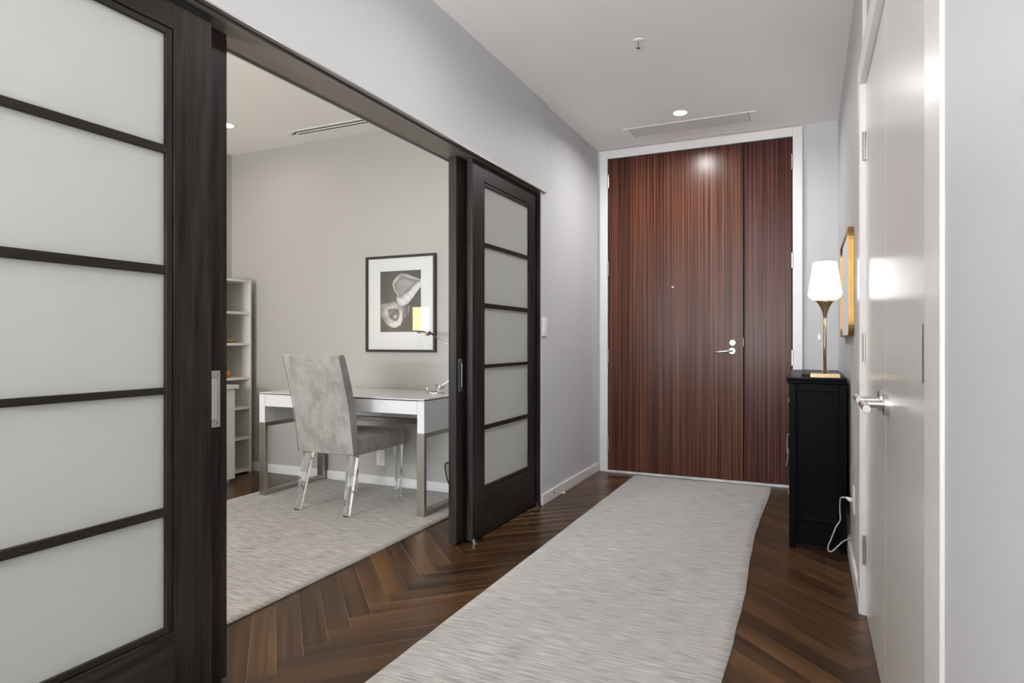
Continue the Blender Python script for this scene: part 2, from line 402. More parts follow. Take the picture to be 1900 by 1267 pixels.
mk('wall_living_near', BB([(-1.63, .35, -5.1, -5.0, 0, H), (2.95, 3.3, -5.1, -5.0, 0, H), (.35, 2.95, -5.1, -5.0, 0, .2), (.35, 2.95, -5.1, -5.0, 2.5, H)]), 'hall_paint', **S)
mk('wall_living_right', B(3.2, 3.3, -5.0, -.5, 0, H), 'hall_paint', **S)
mk('wall_living_side', B(.30, 3.3, -.6, -.5, 0, H), 'hall_paint', **S)
def window(name, x0, x1, y, z0, z1, n):
    wn = thing(name, ((x0+x1)/2, y, z0), kind='structure')
    f = [(x0, x1, y-.03, y+.03, z0, z0+.05), (x0, x1, y-.03, y+.03, z1-.05, z1)]
    for i in range(n+1):
        x = x0+.02+(x1-x0-.04)*i/n; f.append((x-.02, x+.02, y-.03, y+.03, z0+.05, z1-.05))
    mk('window_frame', BB(f), 'trim', wn)
    for i in range(n):
        a = x0+.04+(x1-x0-.04)*i/n; c = x0+(x1-x0-.04)*(i+1)/n
        mk('pane', B(a, c, y-.003, y+.003, z0+.05, z1-.05), 'glass', wn)
window('window_1', .35, 2.95, -5.05, .2, 2.5, 3)
window('window_2', -4.2, -2.2, -1.26, .5, 2.4, 2)
# baseboards
BH = .072
mk('baseboard_left', B(XL, XL+.014, 3.985, 5.24, 0, BH), 'trim', bevel=.002, **S)
mk('baseboard_back', B(-4.56, -1.83, OY-.013, OY, 0, BH), 'trim', bevel=.002, **S)
mk('baseboard_right', B(XR-.013, XR, 2.935, 5.25, 0, BH+.008), 'trim', bevel=.002, **S)
mk('baseboard_office_left', B(OX, OX+.013, -1.2, OY-.013, 0, BH), 'trim', bevel=.002, **S)
# opening head: trim, slots, taupe soffit
hd = thing('trim_1', (-1.72, 2.2, HZ), kind='structure')
mk('front_rail', B(-1.634, -1.616, .44, 4.045, HZ-.006, HZ-.0002), 'track', hd)
mk('slot_lining', BB([(-1.650, -1.635, .44, 3.99, HZ-.003, HZ-.001)]), 'slot', hd)
mk('middle_rail', BB([(-1.665, -1.650, .44, 3.99, HZ-.010, HZ-.0005)]), 'track', hd)
mk('soffit_board', BB([(-1.818, -1.665, .44, 3.99, HZ-.007, HZ-.0005)]), 'taupe', hd)
mk('soffit_lip', BB([(-1.824, -1.814, .44, 3.99, HZ-.012, HZ+.01)]), 'track', hd)
jm = thing('trim_2', (-1.72, 3.985, 0), kind='structure')
mk('jamb_channel', BB([(-1.80, -1.64, 3.984, 3.992, 0, HZ-.01), (-1.648, -1.636, 3.972, 3.984, 0, HZ-.01), (-1.709, -1.702, 3.972, 3.984, 0, HZ-.01)]), 'oak_v', jm)
jm = thing('trim_3', (-1.72, .445, 0), kind='structure')
mk('jamb_channel', BB([(-1.80, -1.64, .44, .448, 0, HZ-.01)]), 'oak_v', jm)

# ------------------------------------------------------------ sliding doors
def sliding_door(label, y0, y1, xf, th, free_low, pull=None, topend=False):
    """xf = hall-side face; free_low: the free (wide-stile) edge is at y0"""
    t = thing('sliding_door', (xf-th/2, (y0+y1)/2, 0), label, 'door', 'frosted sliding doors of the office')
    zb, zt = .012, 2.079; xb = xf-th
    sa, sb = (.128, .086) if free_low else (.086, .128)
    mo = .022; ya, yb = y0+sa, y1-sb; za, zc = .262, 2.000
    mk('stile', B(xb, xf, y0, ya, zb, zt), 'oak_v', t, bevel=.0015)
    mk('stile', B(xb, xf, yb, y1, zb, zt), 'oak_v', t, bevel=.0015)
    mk('bottom_rail', B(xb, xf, ya, yb, zb, za), 'oak_h', t, bevel=.0015)
    mk('top_rail', B(xb, xf, ya, yb, zc, zt), 'oak_h', t, bevel=.0015)
    g = .0025
    for xo0, xo1 in ((xf-.018, xf-.004), (xb+.004, xb+.018)):
        mk('glazing_bead', B(xo0, xo1, ya+g, ya+mo, za+g, zc-g), 'oak_v', t, bevel=.001)
        mk('glazing_bead', B(xo0, xo1, yb-mo, yb-g, za+g, zc-g), 'oak_v', t, bevel=.001)
        mk('glazing_bead', B(xo0, xo1, ya+mo, yb-mo, za+g, za+mo-.003), 'oak_h', t, bevel=.001)
        mk('glazing_bead', B(xo0, xo1, ya+mo, yb-mo, zc-mo+.003, zc-g), 'oak_h', t, bevel=.001)
    zs = [za+mo-.003] ; bars = [(.600,.624), (.949,.9685), (1.292,1.317), (1.638,1.661)]
    for c, d in bars:
        for xo0, xo1 in ((xf-.017, xf-.005), (xb+.005, xb+.017)):
            mk('glazing_bar', B(xo0, xo1, ya+mo, yb-mo, c, d), 'oak_h', t, bevel=.001)
    lim = [za+.01]+[v for c, d in bars for v in ((c+d)/2,)]+[zc-.01]
    for i in range(5):
        mk('pane', B(xf-th/2-.003, xf-th/2+.003, ya+.01, yb-.01, lim[i]+.0005, lim[i+1]-.0005), 'frost', t)
    if topend:
        mk('top_hanger', B(xb+.001, xf-.001, y0, y1, zt, HZ-.014), 'oak_h', t)
    else:
        mk('top_hanger', B(xb+.004, xf-.002, y0, y1, zt, HZ-.014), 'black', t)
    mk('bottom_seal', B(xb+.012, xf-.012, y0+.01, y1-.01, .002, zb), 'black', t)
    if pull:
        p0, p1 = pull; z0, z1 = .827, 1.007
        fl = mk('flush_pull', BB([(xf-.0005, xf+.0012, p0, p1, z1-.026, z1), (xf-.0005, xf+.0012, p0, p1, z0, z0+.026),
                                 (xf-.0005, xf+.0012, p0, p0+.012, z0+.026, z1-.026), (xf-.0005, xf+.0012, p1-.012, p1, z0+.026, z1-.026)]), 'nickel', t)
        mk('cup', B(xf-.0004, xf+.0003, p0+.012, p1-.012, z0+.026, z1-.026), 'chrome', fl)
        for zz in (z0+.013, z1-.013):
            for yy in (p0+.012, p1-.012): mk('screw', LT([(.0001,.0012),(.004,.0012),(.004,.002),(.002,.0026)], (xf, yy, zz), 10, 0), 'steel', fl)
    return t
sliding_door('dark oak frosted sliding door nearest the camera, at the left edge of the picture', .496, 1.393, -1.660, .038, False)
sliding_door('dark oak sliding door just behind the leftmost one, showing a strip with a flush pull', .600, 1.497, -1.715, .048, False, pull=(1.395, 1.470))
sliding_door('dark oak frosted sliding door beside the hall wall, in front on its track', 3.073, 3.970, -1.660, .038, True)
sliding_door('dark oak sliding door behind the far one, its flush pull showing right of the desk', 2.990, 3.883, -1.715, .048, True, pull=(3.012, 3.060), topend=True)
for y, lb in ((3.080, 'small steel floor guide under the near corner of the far sliding door'), (3.962, 'small steel floor guide at the wall end of the far sliding door')):
    mk('floor_guide', BB([(-1.656, -1.648, y-.012, y+.012, 0, .024), (-1.656, -1.640, y-.012, y+.012, 0, .003)]), 'steel', label=lb, cat='door guide')

# ------------------------------------------------------------ front door
FY = 5.262
cs = thing('trim_4', (-.82, 5.25, 0), kind='structure')
mk('casing', B(-1.605, -1.538, 5.236, 5.262, 0, 2.706), 'trim', cs, bevel=.002)
mk('casing', B(-.107, -.040, 5.236, 5.262, 0, 2.706), 'trim', cs, bevel=.002)
mk('casing', B(-1.538, -.107, 5.236, 5.262, 2.640, 2.706), 'trim', cs, bevel=.002)
mk('threshold', B(-1.536, -.109, 5.222, 5.2595, 0, .018), 'marble', cs, bevel=.003)
mk('dark_rebate', B(-1.538, -.107, 5.2592, 5.2598, .018, 2.640), 'slot', cs)
fd = thing('door_1', (-.82, 5.25, 0), kind='structure')
lf = mk('main_leaf', B(-1.531, -.4575, 5.244, 5.259, .021, 2.632), 'veneer', fd, bevel=.002)
sl = mk('side_leaf', B(-.4485, -.114, 5.244, 5.259, .021, 2.632), 'veneer2', fd, bevel=.002)
mk('meeting_strip', B(-.492, -.460, 5.2405, 5.244, .021, 2.632), 'veneer', fd, bevel=.001)
for x, par in ((-1.534, lf), (-.1105, sl)):
    for z in (2.45, 1.709, .977, .238):
        h = mk('hinge', T([(x, 5.238, z-.057), (x, 5.238, z+.057)], .0075, 10), 'nickel', fd, smooth=False)
        for zz in (z-.057, z-.02, z+.02, z+.055): mk('knuckle', LT([(.004,0),(.0088,0),(.0088,.003),(.004,.003)], (x, 5.238, zz), 12), 'nickel', h)
lk = mk('handle_rose', LT([(.0005,0),(.026,0),(.026,-.006),(.023,-.009),(.0005,-.009)], (-.539, 5.2405, 1.026), 28, 1), 'nickel', fd)
mk('handle', T([(-.539, 5.233, 1.026), (-.539, 5.19, 1.026), (-.548, 5.183, 1.026), (-.60, 5.183, 1.022), (-.655, 5.185, 1.018), (-.662, 5.19, 1.018)], [.008,.008,.009,.008,.0075,.006], 12), 'nickel', lk, smooth=True)
mk('deadbolt_rose', LT([(.0005,0),(.025,0),(.025,-.006),(.021,-.010),(.010,-.010),(.009,-.016),(.0005,-.016)], (-.535, 5.2405, 1.090), 28, 1), 'nickel', fd)
mk('peephole', LT([(.0005,0),(.009,0),(.009,-.003),(.005,-.004),(.0005,-.002)], (-.996, 5.2440, 1.540), 18, 1), 'nickel', fd)
mk('bolt_edge', B(-.4575, -.4565, 5.243, 5.2445, 1.06, 1.13), 'nickel', fd)

# ------------------------------------------------------------ white double closet doors in the right wall
dr = thing('door_2', (.2, 2.2, 0), kind='structure')
XD = .210
leaf_a = mk('leaf', B(XD, XD+.04, 2.2085, 2.928, .006, 2.130), 'door_white', dr, bevel=.0015)
leaf_b = mk('leaf', B(XD, XD+.04, 1.43, 2.2045, .006, 2.130), 'door_white', dr, bevel=.0015)
cs = thing('trim_5', (.2, 2.2, 0), kind='structure')
mk('casing', B(.187, XR+.004, 2.93, 3.045, .0, 2.235), 'trim', cs, bevel=.002)
mk('casing', B(.187, .213, 1.40, 2.93, 2.136, 2.235), 'trim', cs, bevel=.002)
mk('casing', B(.199, .210, 1.270, 1.430, 0, 2.235), 'trim', cs, bevel=.004, seg=3)
mk('jamb', B(XR, XD+.04, 2.929, 2.936, 0, 2.136), 'trim', cs)
for (y, x) in ((2.925, .203), (1.437, .2035)):
    for z in (1.885, 1.077, .262):
        h = mk('hinge', T([(x, y, z-.057), (x, y, z+.057)], .0065, 10), 'steel', dr)
        mk('hinge_leaf', BB([(x+.004, x+.0085, y-.004, y+.004, z-.057, z+.057)]), 'steel', h)
        for zz in (z-.057, z-.01, z+.0545): mk('knuckle', LT([(.004,0),(.0073,0),(.0073,.0025),(.004,.0025)], (x, y, zz), 12), 'nickel', h)
def lever(y, sgn, z, ln):
    r = mk('handle_rose', LT([(.0005,0),(.032,0),(.032,-.012),(.031,-.013),(.0005,-.013)], (XD, y, z), 32, 0), 'nickel', dr)
    xs = XD-.065
    mk('handle', T([(XD-.008, y, z), (xs, y, z)], .0108, 20), 'nickel', r, bevel=.001)
    mk('handle', T([(xs, y-sgn*.008, z), (xs-.001, y+sgn*ln, z-.001)], .0108, 20), 'nickel', r, bevel=.001)
lever(2.140, -1, .917, .155); lever(2.275, 1, .917, .125)

# ------------------------------------------------------------ ceiling fittings
def downlight(x, y, label):
    t = thing('downlight', (x, y, H), label, 'ceiling light')
    mk('trim_ring', LT([(.046,0),(.062,0),(.060,-.003),(.048,-.004),(.046,0)], (x, y, H-.0005), 32), 'plastic', t, smooth=True)
    mk('lens', LT([(.0005,-.001),(.045,-.001),(.040,-.006),(.0005,-.009)], (x, y, H-.0005), 32), 'led', t, smooth=True)
downlight(-.824, 4.61, 'lit round recessed downlight in the hall ceiling near the front door')
downlight(-3.947, 3.45, 'recessed downlight in the office ceiling, just showing past the dark sliding door')
for x, y in ((-.824, 2.35), (-.824, .35), (-.824, -2.6)): downlight(x, y, 'recessed hall downlight %s out of view' % {2.35:'over the middle of the runner rug',.35:'right above the camera',-2.6:'behind the camera'}[y])
for x, y in ((-2.9, 1.9), (-3.95, .6), (-2.4, .2), (-2.35, 3.2)): downlight(x, y, 'recessed office downlight %s out of view' % {1.9:'in the room centre',.6:'over the cream cabinet',.2:'near the south end',3.2:'over the desk end'}[y])
t = thing('sprinkler', (-.83, 3.41, H), 'small metal sprinkler head hanging from the hall ceiling', 'sprinkler')
mk('escutcheon', LT([(.0005,0),(.030,0),(.030,-.0015),(.020,-.004),(.0005,-.004)], (-.83, 3.41, H-.0002), 28), 'ceil', t, smooth=True)
mk('stem', LT([(.0025,-.004),(.0025,-.040),(.0005,-.040)], (-.83, 3.41, H), 14), 'steel', t)
mk('deflector', LT([(.0005,-.0402),(.011,-.0402),(.012,-.042),(.0005,-.042)], (-.83, 3.41, H), 20), 'nickel', t)
t = thing('ceiling_vent', (-.815, 4.915, H), 'long flush slatted air grille in the hall ceiling above the front door', 'vent')
vx0, vx1, vy0, vy1 = -1.289, -.338, 4.79, 5.04
mk('grille_frame', BB([(vx0, vx1, vy0, vy0+.012, H-.004, H-.0002), (vx0, vx1, vy1-.03, vy1, H-.004, H-.0002), (vx0, vx0+.045, vy0+.012, vy1-.03, H-.004, H-.0002), (vx1-.045, vx1, vy0+.012, vy1-.03, H-.004, H-.0002)]), 'ceil', t, bevel=.001)
mk('backing', B(vx0+.0445, vx1-.0445, vy0+.011, vy1-.029, H-.0012, H-.0004), 'slot', t)
n = 16
for i in range(n):
    y = vy0+.016+(vy1-.03-vy0-.012-.008)*i/(n-1)
    mk('slat', B(vx0+.049, vx1-.049, y-.0048, y+.0048, H-.0035, H-.0012), 'grille', t)
t = thing('ceiling_slot_diffuser', (-3.1, 3.81, H), 'linear air diffuser with two black slots in the office ceiling', 'vent')
mk('diffuser_frame', BB([(-3.66, -2.2, 3.755, 3.778, H-.003, H-.0002), (-3.66, -2.2, 3.800, 3.824, H-.003, H-.0002), (-3.66, -2.2, 3.846, 3.868, H-.003, H-.0002), (-3.66, -3.615, 3.778, 3.846, H-.003, H-.0002)]), 'ceil', t)
mk('slot', B(-3.615, -2.2, 3.778, 3.800, H-.0012, H-.0002), 'slot', t); mk('slot', B(-3.615, -2.2, 3.824, 3.846, H-.0012, H-.0002), 'slot', t)

# ------------------------------------------------------------ rugs
def slab_grid(x_fun, y0, y1, z, nx, ny, yfun=None):
    bm = bmesh.new(); top = []; bot = []
    for j in range(ny+1):
        t = j/ny; rowt = []; rowb = []
        for i in range(nx+1):
            s = i/nx; y = y0+(y1-y0)*t; x0, x1 = x_fun(y); x = x0+(x1-x0)*s
            if yfun: y = yfun(x, y, t)
            e = min(i, nx-i, j, ny-j)
            zz = z*(.72 if e == 0 else 1)+noise.noise(Vector((x*2.2, y*2.2, 3)))*.0010
            rowt.append(bm.verts.new((x, y, zz))); rowb.append(bm.verts.new((x, y, .0005)))
        top.append(rowt); bot.append(rowb)
    for j in range(ny):
        for i in range(nx):
            bm.faces.new((top[j][i], top[j][i+1], top[j+1][i+1], top[j+1][i])); bm.faces.new((bot[j][i], bot[j+1][i], bot[j+1][i+1], bot[j][i+1]))
    for j in range(ny):
        for i in (0, nx): bm.faces.new((top[j][i], top[j+1][i], bot[j+1][i], bot[j][i]))
    for i in range(nx):
        for j in (0, ny): bm.faces.new((top[j][i], bot[j][i], bot[j][i+1], top[j][i+1]))
    return bm
def right_edge(y):
    P = [(.2,-.255),(2.13,-.254),(2.36,-.249),(2.65,-.249),(3.0,-.249),(3.38,-.266),(3.87,-.274),(4.3,-.268),(4.77,-.254),(5.10,-.250),(5.18,-.262)]
    for (a, xa), (c, xc) in zip(P, P[1:]):
        if y <= c: return xa+(xc-xa)*(y-a)/(c-a)+.0035*noise.noise(Vector((y*6,0,0)))
    return P[-1][1]
mk('runner_rug', slab_grid(lambda y: (-1.290+.002*noise.noise(Vector((y*9,5,0))), right_edge(y)), .25, 5.18, .010, 24, 160), 'rug_hall', smooth=True,
   label='long pale grey ribbed runner rug on the hall floor leading to the front door', cat='rug')
mk('area_rug', slab_grid(lambda y: (-3.632+.03*max(0,(y-3.5))*2, -2.040+.004*noise.noise(Vector((y*2,9,0)))), .75, 3.995, .011, 40, 90), 'rug_office', smooth=True,
   label='beige grey woven area rug under the office desk and chair', cat='rug')

# ------------------------------------------------------------ desk
RZ = .0115
dk = thing('desk', (-2.852, 3.68, RZ), 'white lacquered writing desk on brushed steel U-shaped legs', 'desk')
dx0, dx1, dy0, dy1 = -3.542, -2.162, 3.371, 3.99
mk('desk_top', B(dx0, dx1, dy0-.002, dy1, .733, .740), 'white_lac', dk, bevel=.0015)
for x0, x1 in ((dx0, dx0+.052), (dx1-.052, dx1)): mk('end_panel', B(x0, x1, dy0, dy1, .527, .728), 'white_lac', dk, bevel=.0015)
mk('carcass_gap_shade', BB([(dx0+.053, dx1-.053, dy0+.02, dy1-.02, .66, .7325), (dx0+.001, dx1-.001, dy0+.004, dy1-.004, .7285, .7327)]), 'slot', dk)  # thin dark plate under the top paints in the shadow gap's shade
g3 = (dx1-dx0-.106)/3
for i in range(3):
    a = dx0+.053+g3*i; d = mk('drawer', B(a+.001, a+g3-.001, dy0+.001, dy0+.019, .643, .7265), 'white_lac', dk, bevel=.001)
mk('drawer_bottom', B(dx0+.053, dx1-.053, dy0+.02, dy1-.022, .650, .6595), 'white_lac', dk)
mk('back_panel', B(dx0+.053, dx1-.053, dy1-.02, dy1-.002, .535, .7325), 'white_lac', dk, bevel=.001)
mk('back_bar', B(dx0+.055, dx1-.055, dy1-.04, dy1-.008, .497, .528), 'steel', dk)
for x0, x1 in ((dx0, dx0+.055), (dx1-.055, dx1)):
    mk('leg', B(x0, x1, dy0, dy0+.026, RZ, .5265), 'steel', dk, bevel=.001)
    mk('leg', B(x0, x1, dy1-.026, dy1, RZ, .5265), 'steel', dk, bevel=.001)
    mk('floor_bar', B(x0, x1, dy0+.026, dy1-.026, RZ, RZ+.028), 'steel', dk, bevel=.001)
    mk('upper_bar', B(x0+.001, x1-.001, dy0+.026, dy1-.026, .499, .5265), 'steel', dk, bevel=.001)

# ------------------------------------------------------------ dining style chair
ch = thing('parsons_chair', (-2.8, 3.4, RZ), 'grey velvet parsons chair with clear acrylic legs, drawn up to the white desk', 'chair')
cx0, cx1 = -3.030, -2.577
back = [(3.214,.383),(3.190,.52),(3.160,.70),(3.112,.87),(3.069,1.005),(3.082,1.018),(3.118,1.022),(3.133,1.008),(3.172,.90),(3.200,.82),(3.232,.70),(3.248,.60),(3.262,.50),(3.27,.383)]
bm = bmesh.new(); nx = 6
rows = []
for i in range(nx+1):
    s = i/nx; x = cx0+(cx1-cx0)*s; bul = .006*math.sin(PI*s)
    rows.append([bm.verts.new((x+(.004 if s<.5 else -.004)*(1-abs(z-.7)) if i in (0,nx) else x, y-(bul if k < 5 else -bul), z)) for k, (y, z) in enumerate(back)])
for a, c in zip(rows, rows[1:]):
    for k in range(len(back)): bm.faces.new((a[k], a[(k+1)%len(back)], c[(k+1)%len(back)], c[k]))
bm.faces.new(rows[0]); bm.faces.new(rows[-1][::-1])
bk = mk('backrest', bm, 'velvet', ch, bevel=.009, smooth=True, seg=3)
pp = [(cx0+.002, y-.001, z) for y, z in back[:5]]+[(cx1-.002, y-.001, z) for y, z in back[4::-1]]
mk('piping', T(pp, .0028, 8), 'velvet', bk, smooth=True)
bm = bmesh.new(); nx, ny = 10, 12; sy0, sy1 = 3.258, 3.792
grid = []
for j in range(ny+1):
    row = []
    for i in range(nx+1):
        s, t_ = i/nx, j/ny; x = cx0+.004+(cx1-cx0-.008)*s; y = sy0+(sy1-sy0)*t_
        z = .482+.028*(math.sin(PI*s)**.6 if 0 < s < 1 else 0)*(math.sin(PI*min(1, .08+t_*.92))**.5 if t_ < 1 else 0)
        row.append(bm.verts.new((x, y+(.006*math.sin(PI*s) if j == ny else 0), z)))
    grid.append(row)
for j in range(ny):
    for i in range(nx): bm.faces.new((grid[j][i], grid[j][i+1], grid[j+1][i+1], grid[j+1][i]))
per = grid[0]+[grid[j][nx] for j in range(1, ny+1)]+grid[ny][-2::-1]+[grid[j][0] for j in range(ny-1, 0, -1)]
low = [bm.verts.new((v.co.x, v.co.y, .379)) for v in per]
for i in range(len(per)):
    j = (i+1) % len(per); bm.faces.new((per[i], per[j], low[j], low[i]))
bm.faces.new(low[::-1])
st = mk('seat', bm, 'velvet', ch, bevel=.007, smooth=True, seg=3)
def leg(xt, yt, xb, yb, at, ab):
    bm = bmesh.new(); A = []; C = []
    for sx, sy in ((-1,-1),(1,-1),(1,1),(-1,1)):
        A.append(bm.verts.new((xb+sx*ab/2, yb+sy*ab/2, RZ))); C.append(bm.verts.new((xt+sx*at/2, yt+sy*at/2, .3788)))
    bm.faces.new(A[::-1]); bm.faces.new(C)
    for i in range(4): bm.faces.new((A[i], A[(i+1)%4], C[(i+1)%4], C[i]))
    return mk('leg', bm, 'acrylic', ch, bevel=.003)
leg(cx0+.045, 3.262, -2.995, 3.172, .055, .034); leg(cx1-.045, 3.262, -2.603, 3.172, .055, .034)
leg(cx0+.040, 3.745, cx0+.035, 3.735, .048, .034); leg(cx1-.038, 3.745, cx1-.030, 3.735, .048, .034)

# ------------------------------------------------------------ framed photograph
py = OY
pc = thing('framed_picture', (-2.788, py, 1.02), 'dark framed black and white flower photograph hanging above the desk', 'picture')
px0, px1, pz0, pz1 = -3.102, -2.476, 1.021, 1.749; fw = .018; yf = py-.026
for a in ((px0, px1, yf, py-.001, pz0, pz0+fw), (px0, px1, yf, py-.001, pz1-fw, pz1)): mk('frame_side', B(*a), 'pframe', pc, bevel=.001)
for a in ((px0, px0+fw, yf, py-.001, pz0+fw, pz1-fw), (px1-fw, px1, yf, py-.001, pz0+fw, pz1-fw)): mk('frame_side', B(*a), 'pframe', pc, bevel=.001)
ix0, ix1, iz0, iz1 = -2.972, -2.606, 1.172, 1.633
mk('mat_board', BB([(px0+fw, ix0, py-.012, py-.008, pz0+fw, pz1-fw), (ix1, px1-fw, py-.012, py-.008, pz0+fw, pz1-fw), (ix0, ix1, py-.012, py-.008, pz0+fw, iz0), (ix0, ix1, py-.012, py-.008, iz1, pz1-fw)]), 'mat', pc)
mk('glass', B(px0+fw, px1-fw, py-.019, py-.017, pz0+fw, pz1-fw), 'glass', pc)
# the print: two arum-like blooms on a dark ground, drawn into vertex colours
def inpoly(x, y, P_):
    c = False; n_ = len(P_)
    for i in range(n_):
        x0, y0 = P_[i-1]; x1, y1 = P_[i]
        if (y0 > y) != (y1 > y) and x < (x1-x0)*(y-y0)/(y1-y0)+x0: c = not c
    return c
def dist(x, y, P_):
    d = 1e9; n_ = len(P_)
    for i in range(n_):
        x0, y0 = P_[i-1]; x1, y1 = P_[i]; L2 = (x1-x0)**2+(y1-y0)**2
        t_ = max(0, min(1, ((x-x0)*(x1-x0)+(y-y0)*(y1-y0))/L2)) if L2 else 0
        d = min(d, math.hypot(x-x0-t_*(x1-x0), y-y0-t_*(y1-y0)))
    return d
F1 = [(383,378),(388,355),(405,332),(432,306),(456,298),(500,306),(555,330),(606,350),(606,400),(575,440),(540,490),(505,530),(465,548),(435,540),(416,500),(418,455),(396,425)]
F1in = [(398,372),(440,330),(480,322),(560,348),(603,356),(560,385),(520,425),(480,455),(440,480),(428,440),(405,415)]
F1lip = [(603,356),(606,402),(560,455),(510,520),(465,545),(436,538),(420,505),(430,480),(455,490),(500,455),(545,400)]
F2 = [(286,528),(340,522),(400,506),(432,530),(470,550),(515,542),(525,560),(505,620),(480,640),(462,625),(464,650),(448,690),(412,712),(380,714),(345,695),(310,650),(286,610)]
F2in = [(345,570),(400,560),(435,575),(448,610),(430,650),(408,662),(380,655),(358,630)]
F2lip = [(436,578),(458,605),(464,650),(445,692),(405,713),(360,700),(350,680),(395,668),(425,655),(440,620)]
bm = bmesh.new(); NX, NZ = 96, 120; gv = []
cl = bm.loops.layers.color.new('print')
def shade(u, v):
    x = 288+u*(606-288); y = 275+(1-v)*(745-275)
    nzv = noise.noise(Vector((x*.02, y*.02, 0)))
    g = .035+.012*nzv
    if x < 345: g *= .75
    if x > 352: g += .012
    if inpoly(x, y, F2):
        d = dist(x, y, F2); g = .26+.24*min(1, d/40)+.08*math.sin(x*.05+y*.07)
        if x > 466: g = .14+.06*math.sin(x*.2)
        if inpoly(x, y, F2in): g = .12+.25*max(0, 1-math.hypot(x-405, y-625)/30)*.6+.05*math.sin((x+y)*.08)
        if inpoly(x, y, F2lip): g = .66+.12*min(1, dist(x, y, F2lip)/14)
        if x < 330: g *= .55+.45*(x-286)/44
        if math.hypot(x-405, y-625) < 7: g = .8
    if inpoly(x, y, F1):
        g = .42+.12*math.sin(x*.045-y*.03)
        if inpoly(x, y, F1in): g = .20+.16*min(1, dist(x, y, F1in)/30)+.03*math.sin((y-x*.35)*.07)
        if inpoly(x, y, F1lip): g = .62+.14*min(1, dist(x, y, F1lip)/14)+.05*math.sin((x-y)*.1)
        if dist(x, y, F1) < 5: g = .62
    g = max(.01, min(.85, g))
    return (g, g*.97, g*.95, 1)
for j in range(NZ+1):
    gv.append([bm.verts.new((ix0+(ix1-ix0)*i/NX, py-.0085, iz0+(iz1-iz0)*j/NZ)) for i in range(NX+1)])
def lin2s(c): return tuple((12.92*q if q <= .0031308 else 1.055*q**(1/2.4)-.055) for q in c[:3])+(1,)
for j in range(NZ):
    for i in range(NX):
        f = bm.faces.new((gv[j][i], gv[j][i+1], gv[j+1][i+1], gv[j+1][i]))
        for lp, (a, c) in zip(f.loops, ((i,j),(i+1,j),(i+1,j+1),(i,j+1))): lp[cl] = lin2s(shade(a/NX, c/NZ))
mk('photograph', bm, 'print', pc)

# ------------------------------------------------------------ desk lamp
dl = thing('desk_lamp', (-2.37, 3.85, .74), 'chrome swing-arm desk lamp on the right end of the white desk', 'lamp')
mk('lamp_base', LT([(.0005,0),(.078,0),(.076,.008),(.060,.016),(.030,.020),(.0005,.021)], (-2.352, 3.83, .7403), 36), 'chrome', dl, smooth=True)
mk('base_knob', LT([(.004,0),(.004,.012),(.010,.016),(.008,.026),(.0005,.028)], (-2.405, 3.79, .755), 16), 'chrome', dl, smooth=True)
mk('lower_arm', T([(-2.350, 3.83, .757), (-2.335, 3.85, .79), (-2.20, 3.87, .87), (-2.06, 3.88, .945)], .0035, 8), 'chrome', dl, smooth=True)
mk('lower_arm', T([(-2.337, 3.85, .765), (-2.18, 3.87, .86), (-2.05, 3.88, .93)], .0035, 8), 'chrome', dl, smooth=True)
mk('pivot', T([(-2.372, 3.85, .792), (-2.325, 3.85, .782)], .008, 12), 'chrome', dl, smooth=True)
mk('pivot', T([(-2.06, 3.865, .94), (-2.05, 3.895, .94)], .012, 14), 'chrome', dl, smooth=True)
mk('upper_arm', T([(-2.055, 3.88, .945), (-2.271, 3.86, 1.076), (-2.40, 3.85, 1.146)], .003, 8), 'chrome', dl, smooth=True)
bm = LT([(.0005,.030),(.014,.028),(.030,.018),(.036,.004),(.033,0),(.0005,.002)], (0,0,0), 28)
bm.transform(Matrix.Translation((-2.475, 3.85, 1.150)) @ Matrix.Rotation(math.radians(14), 4, 'Y') @ Matrix.Diagonal((1.5, 1, .8, 1)))
hdl = mk('lamp_head', bm, 'chrome', dl, smooth=True)
mk('head_grip', T([(-2.43, 3.85, 1.165), (-2.398, 3.85, 1.148)], [.010,.006], 12), 'cordb', dl, smooth=True)
mk('power_cord', T([(-2.985, 3.985, .645), (-2.988, 3.985, .60), (-3.01, 4.0, .50)], .003, 8), 'cordb', label='short dark cord hanging under the middle of the white desk', cat='cord')
mk('power_cord', T([(-2.24, 4.003, .49), (-2.25, 4.003, .30), (-2.30, 4.003, .225), (-2.372, 4.003, .222), (-2.388, 4.003, .200), (-2.380, 4.003, .14), (-2.355, 4.003, .07), (-2.29, 4.003, .026), (-2.17, 4.003, .020)], .0055, 8, 4), 'cordb', label='thick black cord looping down by the baseboard right of the desk', cat='cord', smooth=True)

# ------------------------------------------------------------ bookcase, dresser, their things
bc = thing('bookcase', (-4.4, 3.81, 0), 'tall narrow off-white bookcase in the office corner', 'bookcase')
bx0, bx1, by0, by1, bz = -4.558, -4.253, 3.645, 3.965, 1.612
mk('side_panel', B(bx0, bx1, by1-.020, by1, 0, bz), 'white_mel', bc, bevel=.001)
mk('side_panel', B(bx0, bx1, by0, by0+.020, 0, bz), 'white_mel', bc, bevel=.001)
mk('top_board', B(bx0, bx1, by0+.020, by1-.020, bz-.018, bz), 'white_mel', bc)
mk('back_board', B(bx0, bx0+.006, by0+.020, by1-.020, .01, bz-.018), 'white_mel', bc)
for z in (1.346, 1.087, .803, .556, .304, .036): mk('shelf', B(bx0+.006, bx1-.004, by0+.020, by1-.020, z-.020, z), 'white_mel', bc, bevel=.001)
holes = bmesh.new()
for k in range(44):
    z = .09+k*.034
    for x in (bx1-.035, bx0+.05): box(holes, x-.0022, x+.0022, by1-.0206, by1-.0200, z-.0022, z+.0022)
mk('shelf_pin_holes', holes, 'slot', bc, kind='stuff')
